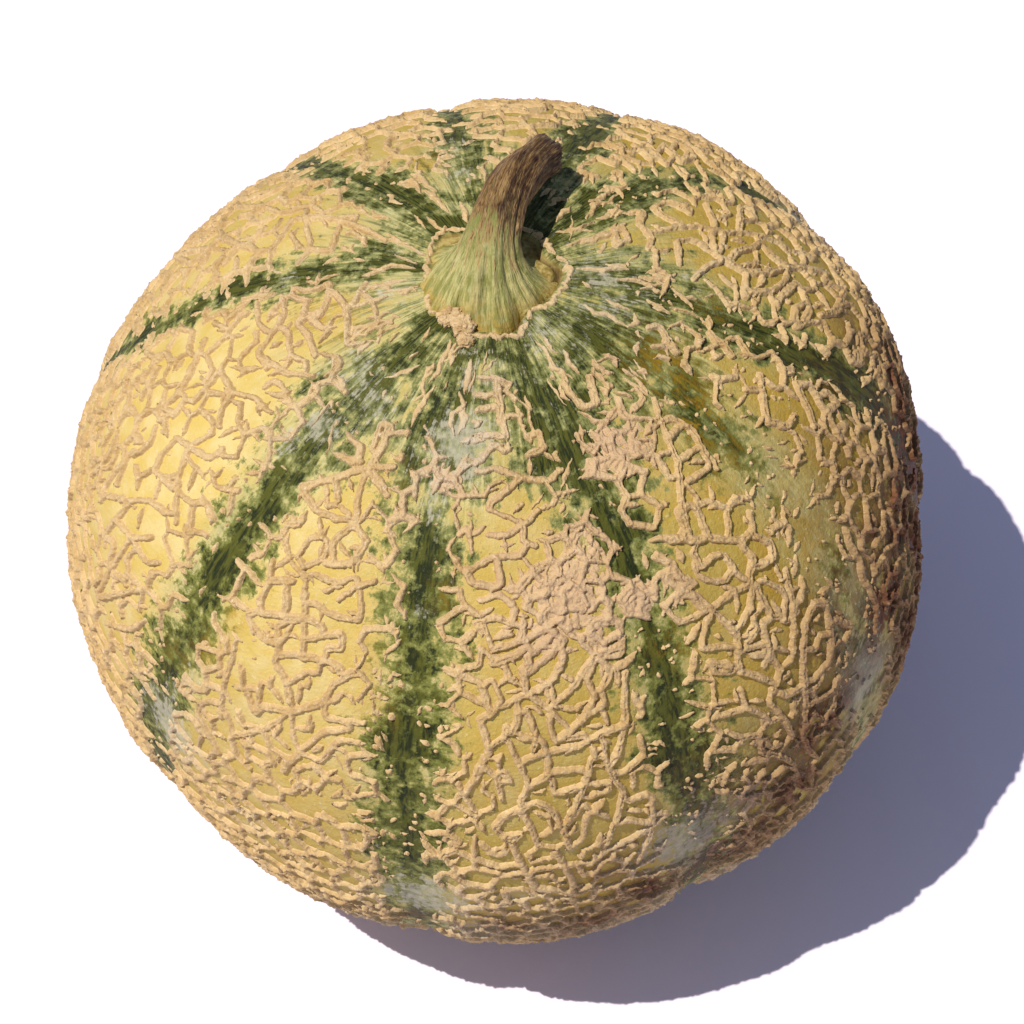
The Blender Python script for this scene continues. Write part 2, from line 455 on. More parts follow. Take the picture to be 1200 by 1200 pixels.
gr = gr * (1 - .08 * (1 - sstep(.3, .6, PH))) + 0.30 * vnoise(D * 9, 21) + 0.32 * vnoise(D * 19, 22) - 1.1 * gap
gr = gr * (1 - 0.8 * sstep(1.75, 2.15, PH))
gr = gr * (1 - 0.55 * np.clip(at["bloom"], 0, 1))
side = blob_mask([(330,560,330,1.0)], D)
attrs = dict(at)
fan = 1 + 1.5 * (1 - sstep(0.25, 0.75, PH))
attrs["stripe_x"] = np.minimum(sx / fan, 6.0)
attrs["stripe_green"] = gr
attrs["amber"] = blob_mask(AMBER, D); attrs["greenish"] = blob_mask(GREENISH, D)
attrs["crack"] = np.exp(-((PH - foot_edge(TH)) / 0.0055) ** 2) * np.clip(0.45 + 0.8 * np.cos(TH + 0.75), 0, 1); attrs["scar"] = 1 - sstep(0.004, 0.016, PH - foot_edge(TH)); attrs["polar"] = PH; attrs["ripe"] = blob_mask([(220, 560, 420, 1.0), (330, 760, 240, .9)], D)
attrs["meridian"] = np.stack((np.cos(TH), np.sin(TH), PH * 0.30), -1)
N = grid_normals(P)
V = P.reshape(-1, 3); Q = grid_quads(len(pol), len(lon))
AT = {k: a.reshape(-1, a.shape[-1]) if a.ndim == 3 else a.reshape(-1) for k, a in attrs.items()}
Nn = N.reshape(-1, 3)
fi = idx.reshape(-1)[Q[:, 0]]; fx = sx.reshape(-1)[Q[:, 0]]; fth = TH.reshape(-1)[Q[:, 0]]; fph = PH.reshape(-1)[Q[:, 0]]

# which of the ten segments (between two neighbouring stripes) a point belongs to
order = np.argsort(wrap(SLON[:, 76]))
def segment_of(th, ph):
    cs = np.stack([np.interp(ph, PHS, SLON[k]) for k in order], 0)
    rel = (th[None] - cs) % (2 * np.pi)
    return np.argmin(rel, 0)
seg = segment_of(fth, fph)
on_stripe = (fx < 1.0) & (fph > 0.20) & (fph < 2.2)
segments = []
for k in range(10):
    v, q, a, n = submesh(V, Q, (seg == k) & ~on_stripe, AT, Nn)
    segments.append(mesh_obj("rind_segment", v, q, M_RIND, melon, a, n))
for k in range(10):
    v, q, a, n = submesh(V, Q, (fi == k) & on_stripe, AT, Nn)
    mesh_obj("green_stripe", v, q, M_RIND, melon, a, n)

# ------------------------------------------------------------------ the netting
lonN = axis_lon(1150, 420)
polN = np.concatenate((np.linspace(0.12, 2.2, 760, endpoint=False), np.linspace(2.2, 2.95, 120)))
THN, PHN = np.meshgrid(lonN, polN)
DN = dirs(THN, PHN)
PN = melon_point(THN, PHN) * crack(THN, PHN)[..., None]
w1 = vnoise(DN * 60, 51); w2 = vnoise(DN * 60, 52); w3 = vnoise(DN * 150, 53); w4 = vnoise(DN * 150, 54)
SINP = np.sin(PHN)
WT = THN + (0.0024 * w1 + 0.0016 * w3) / np.maximum(SINP, .1)
WP = PHN + 0.0024 * w2 + 0.0016 * w4
H = np.full(THN.shape, -1, np.float32)
SOFT = np.zeros(THN.shape, np.float32)       # soft union of the ridges, so that they web together where they meet
CLEFT = np.zeros(THN.shape, np.float32)      # split along the crest of a ridge

def splat(t0, p0, t1, p1, w0, w1_, h0, h1, groove=0.0, soft=False):
    """a stroke segment from (lon,polar) to (lon,polar), half widths w0,w1 (radii), heights h0,h1"""
    t1 = t0 + (t1 - t0 + math.pi) % (2 * math.pi) - math.pi
    sp = max(math.sin(0.5 * (p0 + p1)), 0.1)
    m = max(w0, w1_) + 0.012
    r0 = np.searchsorted(polN, min(p0, p1) - m); r1 = np.searchsorted(polN, max(p0, p1) + m)
    if r1 <= r0: return
    ta, tb = min(t0, t1) - m / sp, max(t0, t1) + m / sp
    for off in (0, 2 * math.pi, -2 * math.pi):
        c0 = np.searchsorted(lonN, ta + off); c1 = np.searchsorted(lonN, tb + off)
        if c1 <= c0: continue
        sl = (slice(r0, r1), slice(c0, c1))
        x = (WT[sl] - (t0 + off)) * sp; y = WP[sl] - p0
        bx = (t1 - t0) * sp; by = p1 - p0
        L2 = bx * bx + by * by + 1e-12
        t = np.clip((x * bx + y * by) / L2, 0, 1)
        dx = x - t * bx; dy = y - t * by
        w = w0 + (w1_ - w0) * t
        q = np.sqrt(dx * dx + dy * dy) / np.maximum(w, 1e-4)
        prof = np.clip(1.0 - q ** 2.0, -1.0, 1)
        prof = np.where(prof > 0, 1 - np.exp(-2.6 * prof), prof)      # steep flanks, flat crest
        cl = groove * np.exp(-(q / 0.24) ** 2)
        hh = np.where(prof > 0, prof * (h0 + (h1 - h0) * t), prof)
        CLEFT[sl] = np.where(hh > H[sl], cl, CLEFT[sl])
        np.maximum(H[sl], hh, out=H[sl])
        if soft: LAST.append((sl, hh))

LAST = []
def flush():
    """one whole stroke enters the soft union once"""
    if not LAST: return
    r0 = min(a[0].start for a, _ in LAST); r1 = max(a[0].stop for a, _ in LAST)
    c0 = min(a[1].start for a, _ in LAST); c1 = max(a[1].stop for a, _ in LAST)
    if c1 - c0 > 500:
        for sl, hh in LAST: SOFT[sl] += np.exp(SK * hh) - math.exp(-SK)
    else:
        t = np.full((r1 - r0, c1 - c0), -1.0)
        for (a, b), hh in LAST:
            v = t[a.start - r0:a.stop - r0, b.start - c0:b.stop - c0]
            h2, w2 = v.shape
            np.maximum(v, hh[:h2, :w2], out=v)
        SOFT[r0:r1, c0:c1][:t.shape[0], :t.shape[1]] += (np.exp(SK * t) - math.exp(-SK))[:SOFT[r0:r1, c0:c1].shape[0], :SOFT[r0:r1, c0:c1].shape[1]]
    LAST.clear()
SK = 4.5

def stroke(pts, wa, wb, wm, h, groove=0.0, soft=False):
    """polyline with tapered ends: widths wa..wm..wb"""
    n = len(pts)
    for k in range(n - 1):
        u0, u1 = k / (n - 1), (k + 1) / (n - 1)
        def wd(u): return (wa + (wm - wa) * min(1, u / .35)) if u < .5 else (wb + (wm - wb) * min(1, (1 - u) / .35))
        a, b = wd(u0), wd(u1)
        splat(pts[k][0], pts[k][1], pts[k + 1][0], pts[k + 1][1], a, b, h * (.55 + .45 * a / wm), h * (.55 + .45 * b / wm), groove, soft)

_stroke = stroke
def stroke(*a, **k):
    _stroke(*a, **k)
    flush()

TRACED = [   # the bolder cork ridges, read off the fruit (photo px)
 [(783,633),(833,630),(867,633),(880,620),(878,600)],[(850,600),(853,627)],[(817,600),(827,623),(830,630)],[(793,600),(803,620),(807,632)],
 [(817,633),(812,647),(820,663),(833,653),(847,650),(857,663),(850,680),(830,680),(817,673),(813,660)],[(850,653),(860,670),(873,680),(883,683)],
 [(867,637),(880,653),(877,677)],[(883,627),(903,637),(903,653),(890,663)],[(883,683),(860,693),(840,707),(833,713)],
 [(883,687),(893,680),(913,690),(920,700),(917,727)],[(880,690),(878,713),(867,733)],[(887,690),(897,710),(905,723)],
 [(833,713),(850,730),(863,743),(865,763),(867,787)],[(833,717),(825,740),(823,760),(850,758)],[(867,763),(883,757),(897,753)],
 [(893,730),(897,747),(903,767),(913,783)],[(927,710),(930,740),(925,773),(913,783)],
 [(953,707),(943,730),(940,760),(940,800),(943,827),(940,863),(947,877)],[(967,707),(973,743),(970,773),(950,797)],
 [(867,787),(890,793),(907,800),(913,783)],[(907,800),(900,820),(910,833),(920,847),(927,860),(913,877)],[(867,807),(873,827),(897,840)],
 [(840,840),(863,833),(873,830)],[(920,813),(940,803)],[(950,823),(970,813),(980,800)],[(850,857),(867,863),(887,860),(897,847),(910,840)],
 [(887,863),(893,880),(910,883),(927,893),(937,920)],[(873,893),(897,887)],[(833,777),(860,780),(867,787)],[(837,787),(857,787)],
 [(980,793),(973,827),(963,847)],[(920,667),(923,687),(932,717)],[(940,677),(937,703)],[(950,890),(947,920)],[(990,620),(997,640),(1007,657)],
 [(1010,673),(1027,707),(1027,740)],[(1033,600),(1033,620),(1023,640)],[(783,670),(800,677),(813,683)],[(770,650),(790,667),(810,697)],
 [(777,710),(800,730),(830,713)],[(800,693),(817,700),(833,713)],[(990,750),(997,733),(980,727)],[(953,760),(960,743)],[(973,830),(980,847)],
 [(983,850),(963,877),(950,890)],[(620,787),(643,767),(660,750)],[(617,810),(613,787),(620,777)],[(617,813),(643,800),(657,780),(660,763)],
 [(650,822),(670,807),(687,780),(697,767)],[(697,767),(713,783),(710,797)],[(697,770),(727,767),(730,750)],
 [(587,827),(607,817),(620,813),(643,830),(660,847)],[(607,817),(607,843),(600,857)],[(617,833),(627,857),(637,870)],
 [(643,840),(650,867),(670,853),(687,837),(707,823),(703,807)],[(733,787),(732,817),(732,847),(707,857),(677,873)],
 [(732,847),(723,880),(713,897),(720,910)],[(620,887),(643,880),(670,873)],[(643,880),(643,903),(677,900)],[(640,907),(620,920),(610,940)],
 [(597,870),(610,897),(620,920)],[(567,897),(583,910),(587,937)],[(563,843),(573,877),(563,897),(557,913)],[(513,863),(533,873),(537,883)],
 [(693,887),(687,910),(677,937),(663,963)],[(707,870),(710,893),(720,913),(730,927),(723,957),(707,997)],[(750,863),(753,883),(730,903),(720,903)],
 [(660,927),(687,917),(713,917)],[(690,933),(713,923)],[(650,930),(647,913)],[(630,940),(647,950),(660,970),(667,990)],[(610,950),(623,970),(630,990)],
 [(580,970),(590,957),(617,943)],[(590,980),(610,977)],[(663,967),(683,943),(697,950)],[(687,957),(683,980),(667,993)],
 [(763,933),(763,963),(737,960),(723,963)],[(780,953),(750,977),(710,997),(690,1013)],[(757,930),(737,937)],[(600,987),(610,1010),(627,1037)],
 [(650,997),(670,1030)],[(627,1017),(663,1013),(693,1010)],[(587,1013),(610,1010)],[(643,1040),(677,1047),(703,1037)],
 [(557,980),(557,1003),(583,1013)],[(543,930),(557,950)],[(747,1010),(763,973)],[(537,783),(560,780),(563,763)],[(540,790),(563,800),(573,830)],
 [(543,813),(560,820),(577,830)],[(577,797),(587,820),(573,837)],[(577,777),(600,770),(617,757)],[(687,833),(697,817),(690,800)],[(663,863),(683,860)],
 [(573,873),(590,863),(593,850)],[(557,910),(543,930),(537,917)],[(587,903),(597,913)],[(207,513),(227,527),(247,537),(260,527)],
 [(207,513),(190,533),(183,553)],[(193,560),(210,557),(220,527)],[(193,563),(213,580),(227,590)],[(153,587),(177,587),(193,600)],[(207,583),(207,613)],
 [(153,590),(127,623),(123,640)],[(153,627),(173,657),(187,660)],[(153,633),(127,673),(117,700)],[(123,700),(153,693),(170,690)],
 [(127,730),(153,737),(170,727)],[(367,567),(387,563),(413,553),(430,550),(450,577)],[(430,550),(447,527),(457,500)],
 [(430,550),(420,583),(417,613),(393,633),(390,657)],[(393,560),(397,587)],[(417,617),(430,633),(420,650)],[(383,660),(413,660)],
 [(370,673),(393,683),(417,677)],[(320,657),(317,680),(307,703),(307,717),(327,720),(357,723),(357,687)],[(343,660),(357,673),(357,687)],
 [(320,680),(343,680)],[(337,680),(337,707)],[(357,723),(327,733),(327,753)],[(357,727),(357,760)],[(357,723),(377,733)],
 [(370,707),(390,720),(420,727),(423,700)],[(397,703),(413,690),(440,680)],[(370,747),(400,743),(400,760),(383,760)],
 [(327,767),(347,767),(380,773),(397,780)],[(323,773),(337,800),(343,830)],[(340,800),(360,787),(373,787)],
 [(290,807),(300,833),(310,827),(343,833),(377,823),(393,800),(413,787)],[(307,800),(303,830)],[(237,823),(260,823),(277,860),(313,853),(340,833)],
 [(260,827),(263,800),(273,773),(277,750)],[(233,833),(247,860),(257,880)],[(223,870),(247,887),(253,877)],[(273,863),(277,883),(293,900)],
 [(343,833),(343,860),(353,877),(380,857),(410,853)],[(380,823),(383,840),(427,847)],[(307,853),(320,877),(343,890)],[(353,880),(333,900)],
 [(353,880),(377,890),(397,867),(420,870)],[(293,720),(297,740)],[(157,530),(127,567),(120,587)],[(183,500),(177,520),(160,533)],
 [(140,507),(130,533),(110,557)],[(127,580),(153,587)],[(143,613),(157,630),(180,630)],[(353,570),(370,597),(393,607),(413,610)],[(277,657),(287,667)],
 [(763,273),(793,267),(817,267),(843,273),(873,273),(900,280),(940,300)],[(773,250),(797,265)],[(803,240),(807,250)],[(827,240),(837,267)],
 [(793,283),(813,283),(840,300),(847,277),(843,270)],[(793,287),(797,310)],[(833,280),(837,300)],[(843,303),(873,320),(900,320),(920,313)],
 [(860,297),(883,290)],[(887,280),(900,297),(920,313),(940,313),(967,320)],[(813,327),(827,313),(843,307)],[(873,320),(873,347)],
 [(877,343),(900,343),(920,330),(920,313)],[(903,350),(910,360)],[(913,350),(933,333),(947,363),(940,380)],[(960,370),(983,363)],
 [(967,330),(987,343),(977,367),(960,370)],[(867,243),(867,263)],[(890,440),(893,470),(900,493),(920,500),(930,487)],[(933,450),(947,483),(953,500)],
 [(947,450),(967,483),(983,517)],[(983,513),(990,497)],[(970,460),(980,473)],[(873,457),(887,457)],[(750,263),(763,280),(760,290)],
 [(720,270),(723,287)],[(730,270),(737,283)],[(737,250),(753,250)],[(767,243),(780,237),(800,243)],[(743,170),(763,187)],[(760,177),(780,193)],
 [(777,173),(797,190)],[(720,183),(743,200)],[(700,183),(720,193)],[(793,170),(813,187)],[(930,363),(933,383)],[(827,410),(843,403),(857,417)],
 [(833,390),(847,407)],[(780,400),(793,413)],[(760,383),(773,383),(790,410)],[(740,490),(773,493),(783,517),(793,540),(797,587),(807,623)],
 [(787,490),(810,503),(827,533)],[(783,513),(797,500)],[(797,537),(823,523)],[(797,570),(830,547)],[(797,597),(830,587)],
 [(750,530),(770,537),(783,560)],[(740,517),(743,533),(763,523)],[(560,553),(583,550),(610,560),(643,563),(657,550)],
 [(573,597),(577,587),(600,570),(610,560)],[(573,597),(597,607),(617,613),(630,597)],[(573,627),(593,627),(613,613)],[(613,613),(613,633),(627,640)],
 [(560,510),(580,510),(593,513)],[(583,450),(587,483),(593,513)],[(553,667),(577,653),(610,650)],[(547,667),(553,683),(580,687)],[(583,657),(587,683)],
 [(563,703),(587,697),(603,713)],[(557,730),(580,723),(610,733)],[(570,740),(580,760),(610,750),(613,727)],[(610,750),(643,737),(657,747)],
 [(617,770),(637,753),(650,740)],[(657,747),(660,770),(650,793)],[(677,747),(697,770),(687,793)],[(697,767),(727,757)],[(563,760),(583,773),(600,770)],
 [(660,450),(683,477),(697,473)],[(690,443),(697,467)],[(433,547),(463,547)],[(437,553),(453,580)],[(450,510),(473,507)],[(447,497),(437,527)],
 [(537,627),(547,620),(553,647)],[(763,633),(783,630),(823,633)],[(767,653),(790,660)],[(773,673),(797,690),(783,707)],[(803,693),(823,713)],
 [(723,467),(730,487),(740,490)],[(767,467),(773,493)],[(617,513),(630,507),(637,523)],[(620,533),(633,527)],[(563,443),(580,443),(597,450)],
 [(557,463),(580,463)],[(560,480),(580,477)],[(597,487),(610,487)],[(207,300),(227,310),(247,293),(260,280),(280,287),(300,293)],
 [(263,310),(280,290),(290,287)],[(293,287),(310,267)],[(317,293),(337,267),(343,257),(370,255),(397,257),(417,253)],[(347,307),(363,290),(360,270)],
 [(363,290),(387,293),(400,260)],[(400,260),(427,270),(453,283)],[(300,353),(303,380),(320,390),(333,367),(330,347)],
 [(343,337),(367,340),(387,333),(380,363),(360,373)],[(350,380),(360,393),(370,417)],[(390,343),(407,363),(407,403)],[(410,363),(430,333)],
 [(337,390),(340,417)],[(320,390),(303,413),(313,430)],[(437,353),(443,380)],[(240,397),(227,427),(213,457),(193,477)],[(267,420),(250,447),(227,470)],
 [(217,467),(203,487)],[(260,437),(273,460),(260,480),(257,500)],[(273,460),(300,467),(317,483)],[(310,453),(323,447),(337,460)],[(187,430),(167,467)],
 [(310,420),(337,437),(367,440)],[(240,310),(247,293),(220,297)],[(203,287),(220,280),(247,273),(273,260)],[(280,243),(307,243),(333,250),(360,243)],
 [(260,233),(287,233),(313,223)],[(343,347),(360,353),(353,380)],[(367,377),(377,367)],[(237,377),(260,363)],[(267,373),(283,360)],
]

def catmull(p, k=5):
    p = np.array(p, float)
    if len(p) < 2: return p
    q = np.vstack((2 * p[0] - p[1], p, 2 * p[-1] - p[-2])); o = []
    for i in range(1, len(q) - 2):
        for t in np.linspace(0, 1, k, endpoint=False):
            a, b, c, d = q[i - 1], q[i], q[i + 1], q[i + 2]
            o.append(.5 * (2 * b + (c - a) * t + (2 * a - 5 * b + 4 * c - d) * t * t + (3 * b - a - 3 * c + d) * t ** 3))
    o.append(p[-1]); o = np.array(o)
    seg_ = np.linspace(0, len(p) - 1, len(o)); i0 = np.minimum(seg_.astype(int), len(p) - 2); f_ = (seg_ - i0)[:, None]
    return .45 * o + .55 * (p[i0] * (1 - f_) + p[i0 + 1] * f_)      # nearly straight runs, softened bends
ALLP = [np.array(s, float) for s in TRACED]
DENSE = [catmull(s, 8) for s in TRACED]
def joined(k):
    """a ridge whose loose ends run on into the ridge next to them"""
    p = ALLP[k]
    for end in (0, -1):
        e = p[end]; best = 17.0; hit = None
        for j, q in enumerate(DENSE):
            if j == k: continue
            d = np.hypot(*(q - e).T); i = int(d.argmin())
            if d[i] < best: best, hit = d[i], q[i]
        if hit is not None and best > 1.5:
            p = np.vstack((hit, p)) if end == 0 else np.vstack((p, hit))
    return p
curves = [catmull(joined(k)) for k in range(len(TRACED))]
lens = [len(c) for c in curves]
tth, tph = pick(np.vstack(curves))
tdir = dirs(tth, tph)
o = 0
for c, n_ in zip(curves, lens):
    wm = rng.uniform(.0072, .0102) * (1.0 if n_ > 8 else .85)
    stroke(list(zip(tth[o:o + n_], tph[o:o + n_])), wm * .8, wm * .8, wm, rng.uniform(.85, 1.1), rng.choice([0, .6, .9]), True)
    o += n_
def near_traced(d):
    m = np.zeros(len(d))
    for k in range(0, len(tdir), 200):
        m = np.maximum(m, (d @ tdir[k:k + 200].T).max(1))
    return np.sqrt(np.maximum(2 - 2 * m, 0))

# sites of the procedural net
def spacing(d, ph, x):
    s = 0.049 + 0.010 * vnoise(d * 7, 31) + 0.008 * vnoise(d * 20, 32)
    s = s * (1 - 0.38 * np.clip(blob_mask(CORK, d), 0, 1))
    s = s * (1 - 0.15 * sstep(1.5, 1.9, ph)) * (0.75 + 0.25 * sstep(0.2, 0.6, ph))
    return s
NC = 30000
z = rng.uniform(math.cos(2.9), math.cos(0.17), NC); tt = rng.uniform(-np.pi, np.pi, NC)
cd = dirs(tt, np.arccos(z)); cph = np.arccos(z)
_, cx, _ = stripe_coord(tt, cph)
sp = spacing(cd, cph, cx)
acc = np.zeros((5000, 3)); accr = np.zeros(5000); na = 0
for k in range(NC):
    if na:
        dif = acc[:na] - cd[k]
        if np.any(np.einsum('ij,ij->i', dif, dif) < (0.5 * (accr[:na] + sp[k])) ** 2): continue
    acc[na] = cd[k]; accr[na] = sp[k]; na += 1
    if na >= 5000: break
acc = acc[:na]
print("net cells", na)
at_, ap_ = angles(acc)
st2d = np.stack((np.tan(ap_ / 2) * np.cos(at_), np.tan(ap_ / 2) * np.sin(at_)), 1)
res = geometry.delaunay_2d_cdt([Vector(p) for p in st2d], [], [], 0, 1e-7)
vout = np.array([(v.x, v.y) for v in res[0]]); tris = np.array([list(f) for f in res[2]])
rr = np.linalg.norm(vout, axis=1); vph = 2 * np.arctan(rr); vth = np.arctan2(vout[:, 1], vout[:, 0])
vd = dirs(vth, vph)
cen = vd[tris].mean(1); cen /= np.linalg.norm(cen, axis=1, keepdims=True)
A, B, Cc = vd[tris[:, 0]], vd[tris[:, 1]], vd[tris[:, 2]]
cc = np.cross(B - A, Cc - A); cc /= np.maximum(np.linalg.norm(cc, axis=1, keepdims=True), 1e-12)
cc *= np.sign(np.einsum('ij,ij->i', cc, cen))[:, None]
okc = np.einsum('ij,ij->i', cc, cen) > math.cos(0.07)
node = np.where(okc[:, None], 0.6 * cc + 0.4 * cen, cen); node /= np.linalg.norm(node, axis=1, keepdims=True)
em = {}
for k, f in enumerate(tris):
    for a, b in ((0, 1), (1, 2), (2, 0)):
        e = tuple(sorted((int(f[a]), int(f[b])))); em.setdefault(e, []).append(k)
edges = [(v[0], v[1]) for v in em.values() if len(v) == 2]
nth, nph = angles(node)
mid = np.array([node[a] + node[b] for a, b in edges]); mid /= np.linalg.norm(mid, axis=1, keepdims=True)
mth, mph = angles(mid)
_, mx, mlat = stripe_coord(mth, mph)
sparse = blob_mask(SPARSE, mid); cork = blob_mask(CORK, mid)
keep_p = 1.0 * sstep(0.55, 1.2, mx + 0.35 * vnoise(mid * 22, 33)) 
keep_p = keep_p * (1 - np.clip(sparse, 0, 1)) * (1 - 0.20 * sstep(0.3, 0.6, vnoise(mid * 6, 34)))
keep_p = np.maximum(keep_p, 0.95 * sstep(0.35, 0.7, cork))
keep_p = keep_p * sstep(0.28, 0.52, mph)
keep_p = keep_p * sstep(0.013, 0.022, near_traced(mid))
kept = [k for k in range(len(edges)) if rng.random() < keep_p[k]]
deg = {}
for k in kept:
    for n_ in edges[k]: deg[n_] = deg.get(n_, 0) + 1
WN = 0.0078
HN = 1.0
for k in kept:
    a, b = edges[k]
    p0, p1 = node[a], node[b]
    L = np.linalg.norm(p1 - p0)
    if L < 0.004: continue
    wm = WN * (0.85 + 0.35 * vnoise(mid[k][None] * 12, 35)[0] + rng.uniform(-.15, .2)) * (1 + 0.25 * cork[k])
    n = max(2, int(L / 0.018) + 1)
    u = np.linspace(0, 1, n + 1)
    side_ = np.cross(p0, p1); side_ /= max(np.linalg.norm(side_), 1e-9)
    bow = rng.normal(0, .03) * L
    pts = p0[None] * (1 - u[:, None]) + p1[None] * u[:, None] + side_[None] * (bow * np.sin(np.pi * u))[:, None]
    wa = wm * .95; wb = wm * .95
    if deg[a] == 1: wa = .15 * wm
    if deg[b] == 1: wb = .15 * wm
    r = rng.random()
    if r < .03:
        pts = pts[:max(2, int(len(pts) * .7))]; wb = .12 * wm
    elif r < .06:
        pts = pts[-max(2, int(len(pts) * .7)):]; wa = .12 * wm
    pt, pp = angles(pts)
    stroke(list(zip(pt, pp)), wa, wb, wm, HN * rng.uniform(.75, 1.1), rng.uniform(.4, .9) if rng.random() < .6 else 0, True)
    # spurs growing into the cells
    for _q in range(rng.integers(0, 2)):
        q = pts[rng.integers(0, len(pts))]
        ang = rng.choice([-1, 1]) * rng.uniform(.5, 1.3)
        dirv = (p1 - p0) / L; sv = np.cross(q / np.linalg.norm(q), dirv)
        l2 = rng.uniform(.018, .042)
        tip = q + (dirv * math.cos(ang) + sv * math.sin(ang)) * l2
        mids = 0.5 * (q + tip) + dirv * rng.normal(0, .003)
        pt, pp = angles(np.array([q, mids, tip]))
        stroke(list(zip(pt, pp)), wm * .85, wm * .12, wm * .75, HN * rng.uniform(.6, .9), 0, True)

# loose flecks: on the stripe borders, on the bare places, all elongated along the meridian near the stem
NF = 9000
z = rng.uniform(math.cos(2.4), math.cos(0.2), NF); tt = rng.uniform(-np.pi, np.pi, NF); fp = np.arccos(z)
fd = dirs(tt, fp); _, fxx, _ = stripe_coord(tt, fp)
bl = blob_mask(BLOOM, fd); spz = blob_mask(SPARSE, fd)
pf = 0.55 * np.exp(-((fxx - 1.0) / .55) ** 2) + 0.16 * (fxx < .6) + 0.35 * np.clip(spz, 0, 1) + 0.05
pf *= (1 - 0.75 * np.clip(bl, 0, 1)) * (0.5 + 0.8 * vnoise(fd * 12, 41))
for k in np.where(rng.random(NF) < pf)[0]:
    near = 1 - float(sstep(0.35, 0.8, fp[k]))
    l = rng.uniform(.004, .020) * (1 + 1.2 * near)
    ang = rng.normal(math.pi / 2, .35 + .7 * (1 - near))
    w = rng.uniform(.003, .0075)
    dt = math.cos(ang) * l / max(math.sin(fp[k]), .1); dp = math.sin(ang) * l
    pts = [(tt[k] - dt, fp[k] - dp), (tt[k] + rng.normal(0, .003), fp[k]), (tt[k] + dt, fp[k] + dp)]
    stroke(pts, w * .3, w * .2, w, HN * rng.uniform(.35, .8))

# jumbled spindles of cork in the scarred patches, and small slivers in the ordinary net
NJ = 14000
z = rng.uniform(math.cos(2.2), math.cos(0.22), NJ); tt = rng.uniform(-np.pi, np.pi, NJ); jp = np.arccos(z)
jd = dirs(tt, jp); _, jx, _ = stripe_coord(tt, jp)
cj = np.clip(blob_mask(CORK, jd), 0, 1); sj = np.clip(blob_mask(SPARSE, jd), 0, 1); rj = np.clip(blob_mask(RUST_SHADE, jd), 0, 1)
pj = np.maximum(1.0 * sstep(.35, .75, cj), 0.07 * (jx > 1.2) * (1 - .6 * sj)) + .22 * rj * (jx > 1)
for k in np.where(rng.random(NJ) < pj)[0]:
    l = rng.uniform(.010, .024); ang = rng.uniform(0, math.pi); w = rng.uniform(.0045, .0085)
    dt = math.cos(ang) * l / max(math.sin(jp[k]), .1); dp = math.sin(ang) * l; bw = rng.normal(0, .25)
    stroke([(tt[k] - dt, jp[k] - dp), (tt[k] + bw * dp, jp[k] - bw * dt * .5), (tt[k] + dt, jp[k] + dp)], w * .2, w * .2, w,
           HN * rng.uniform(.55, 1.05), .8 if rng.random() < .6 else 0)

# tiny warts scattered along the stripes and the bare skin
NW = 26000
z = rng.uniform(math.cos(2.2), math.cos(0.3), NW); tt = rng.uniform(-np.pi, np.pi, NW); jp = np.arccos(z)
jd = dirs(tt, jp); _, jx, _ = stripe_coord(tt, jp)
bj = np.clip(blob_mask(BLOOM, jd), 0, 1); sj = np.clip(blob_mask(SPARSE, jd), 0, 1)
pj = (0.34 * np.exp(-((jx - .9) / .75) ** 2) + .2 * sj) * (1 - .6 * bj) * np.clip(.45 + 1.3 * vnoise(jd * 16, 44), 0, 1)
for k in np.where(rng.random(NW) < pj)[0]:
    l = rng.uniform(.0010, .0050); ang = rng.uniform(0, math.pi); w = rng.uniform(.0028, .0060)
    dt = math.cos(ang) * l / max(math.sin(jp[k]), .1); dp = math.sin(ang) * l
    splat(tt[k] - dt, jp[k] - dp, tt[k] + dt, jp[k] + dp, w, w * .6, rng.uniform(.4, .75), rng.uniform(.3, .6))

# torn pale rim of skin round the stem foot
for k in range(46):
    t0 = -np.pi + 2 * np.pi * k / 46 + rng.normal(0, .03); l = rng.uniform(.10, .22)
    pts = [(t0 + l * q_, float(foot_edge(t0 + l * q_)) + .024 + rng.normal(0, .004)) for q_ in np.linspace(0, 1, 4)]
    stroke(pts, .003, .003, rng.uniform(.0045, .0085), HN * rng.uniform(.45, .8))

# radial cork veins round the stem foot
for k in range(75):
    t0 = rng.uniform(-np.pi, np.pi)
    p0 = rng.uniform(.17, .34); l = rng.uniform(.03, .12)
    _, xx, _ = stripe_coord(np.array([t0]), np.array([p0 + l]))
    if xx[0] < 1.2 and rng.random() < .6: continue
    pts = [(t0 + rng.normal(0, .02), p0 + l * u) for u in np.linspace(0, 1, 5)]
    w = rng.uniform(.004, .009)
    stroke(pts, w * .4, w * .3, w, HN * rng.uniform(.4, .8))

# solid corky patches
Hsoft = np.log(SOFT + math.exp(-SK)) / SK
Hsoft = np.where(Hsoft > .8, .8 + .35 * np.tanh((Hsoft - .8) / .35), Hsoft)
H = np.maximum(H, Hsoft.astype(np.float32)).clip(-1, None)
ck = blob_mask(CORK, DN)
pat = sstep(0.62, 0.95, ck + 0.34 * fbm(DN * 26, 61, 3)) * (0.50 + 0.30 * fbm(DN * 55, 62, 3) - 0.45 * np.exp(-(fbm(DN * 34, 67, 2) / .07) ** 2))
H = np.where(pat > 0.02, np.maximum(H, pat.astype(np.float32)), H)
rough = fbm(DN * 120, 63, 3)
spot = vnoise(DN * 48, 64)
fine = vnoise(DN * 270, 65)
CLEFT *= np.clip(.55 + .9 * vnoise(DN * 70, 66), 0, 1)
Hs = H * (0.86 + 0.30 * rough + 0.18 * spot + 0.10 * fine - 0.38 * CLEFT)
NH = 0.0145
Hs = np.where(H > 0, Hs, H * .35)
off = (Hs * NH - 0.0012)
PN = PN * (1 + off)[..., None]
NN = grid_normals(PN)
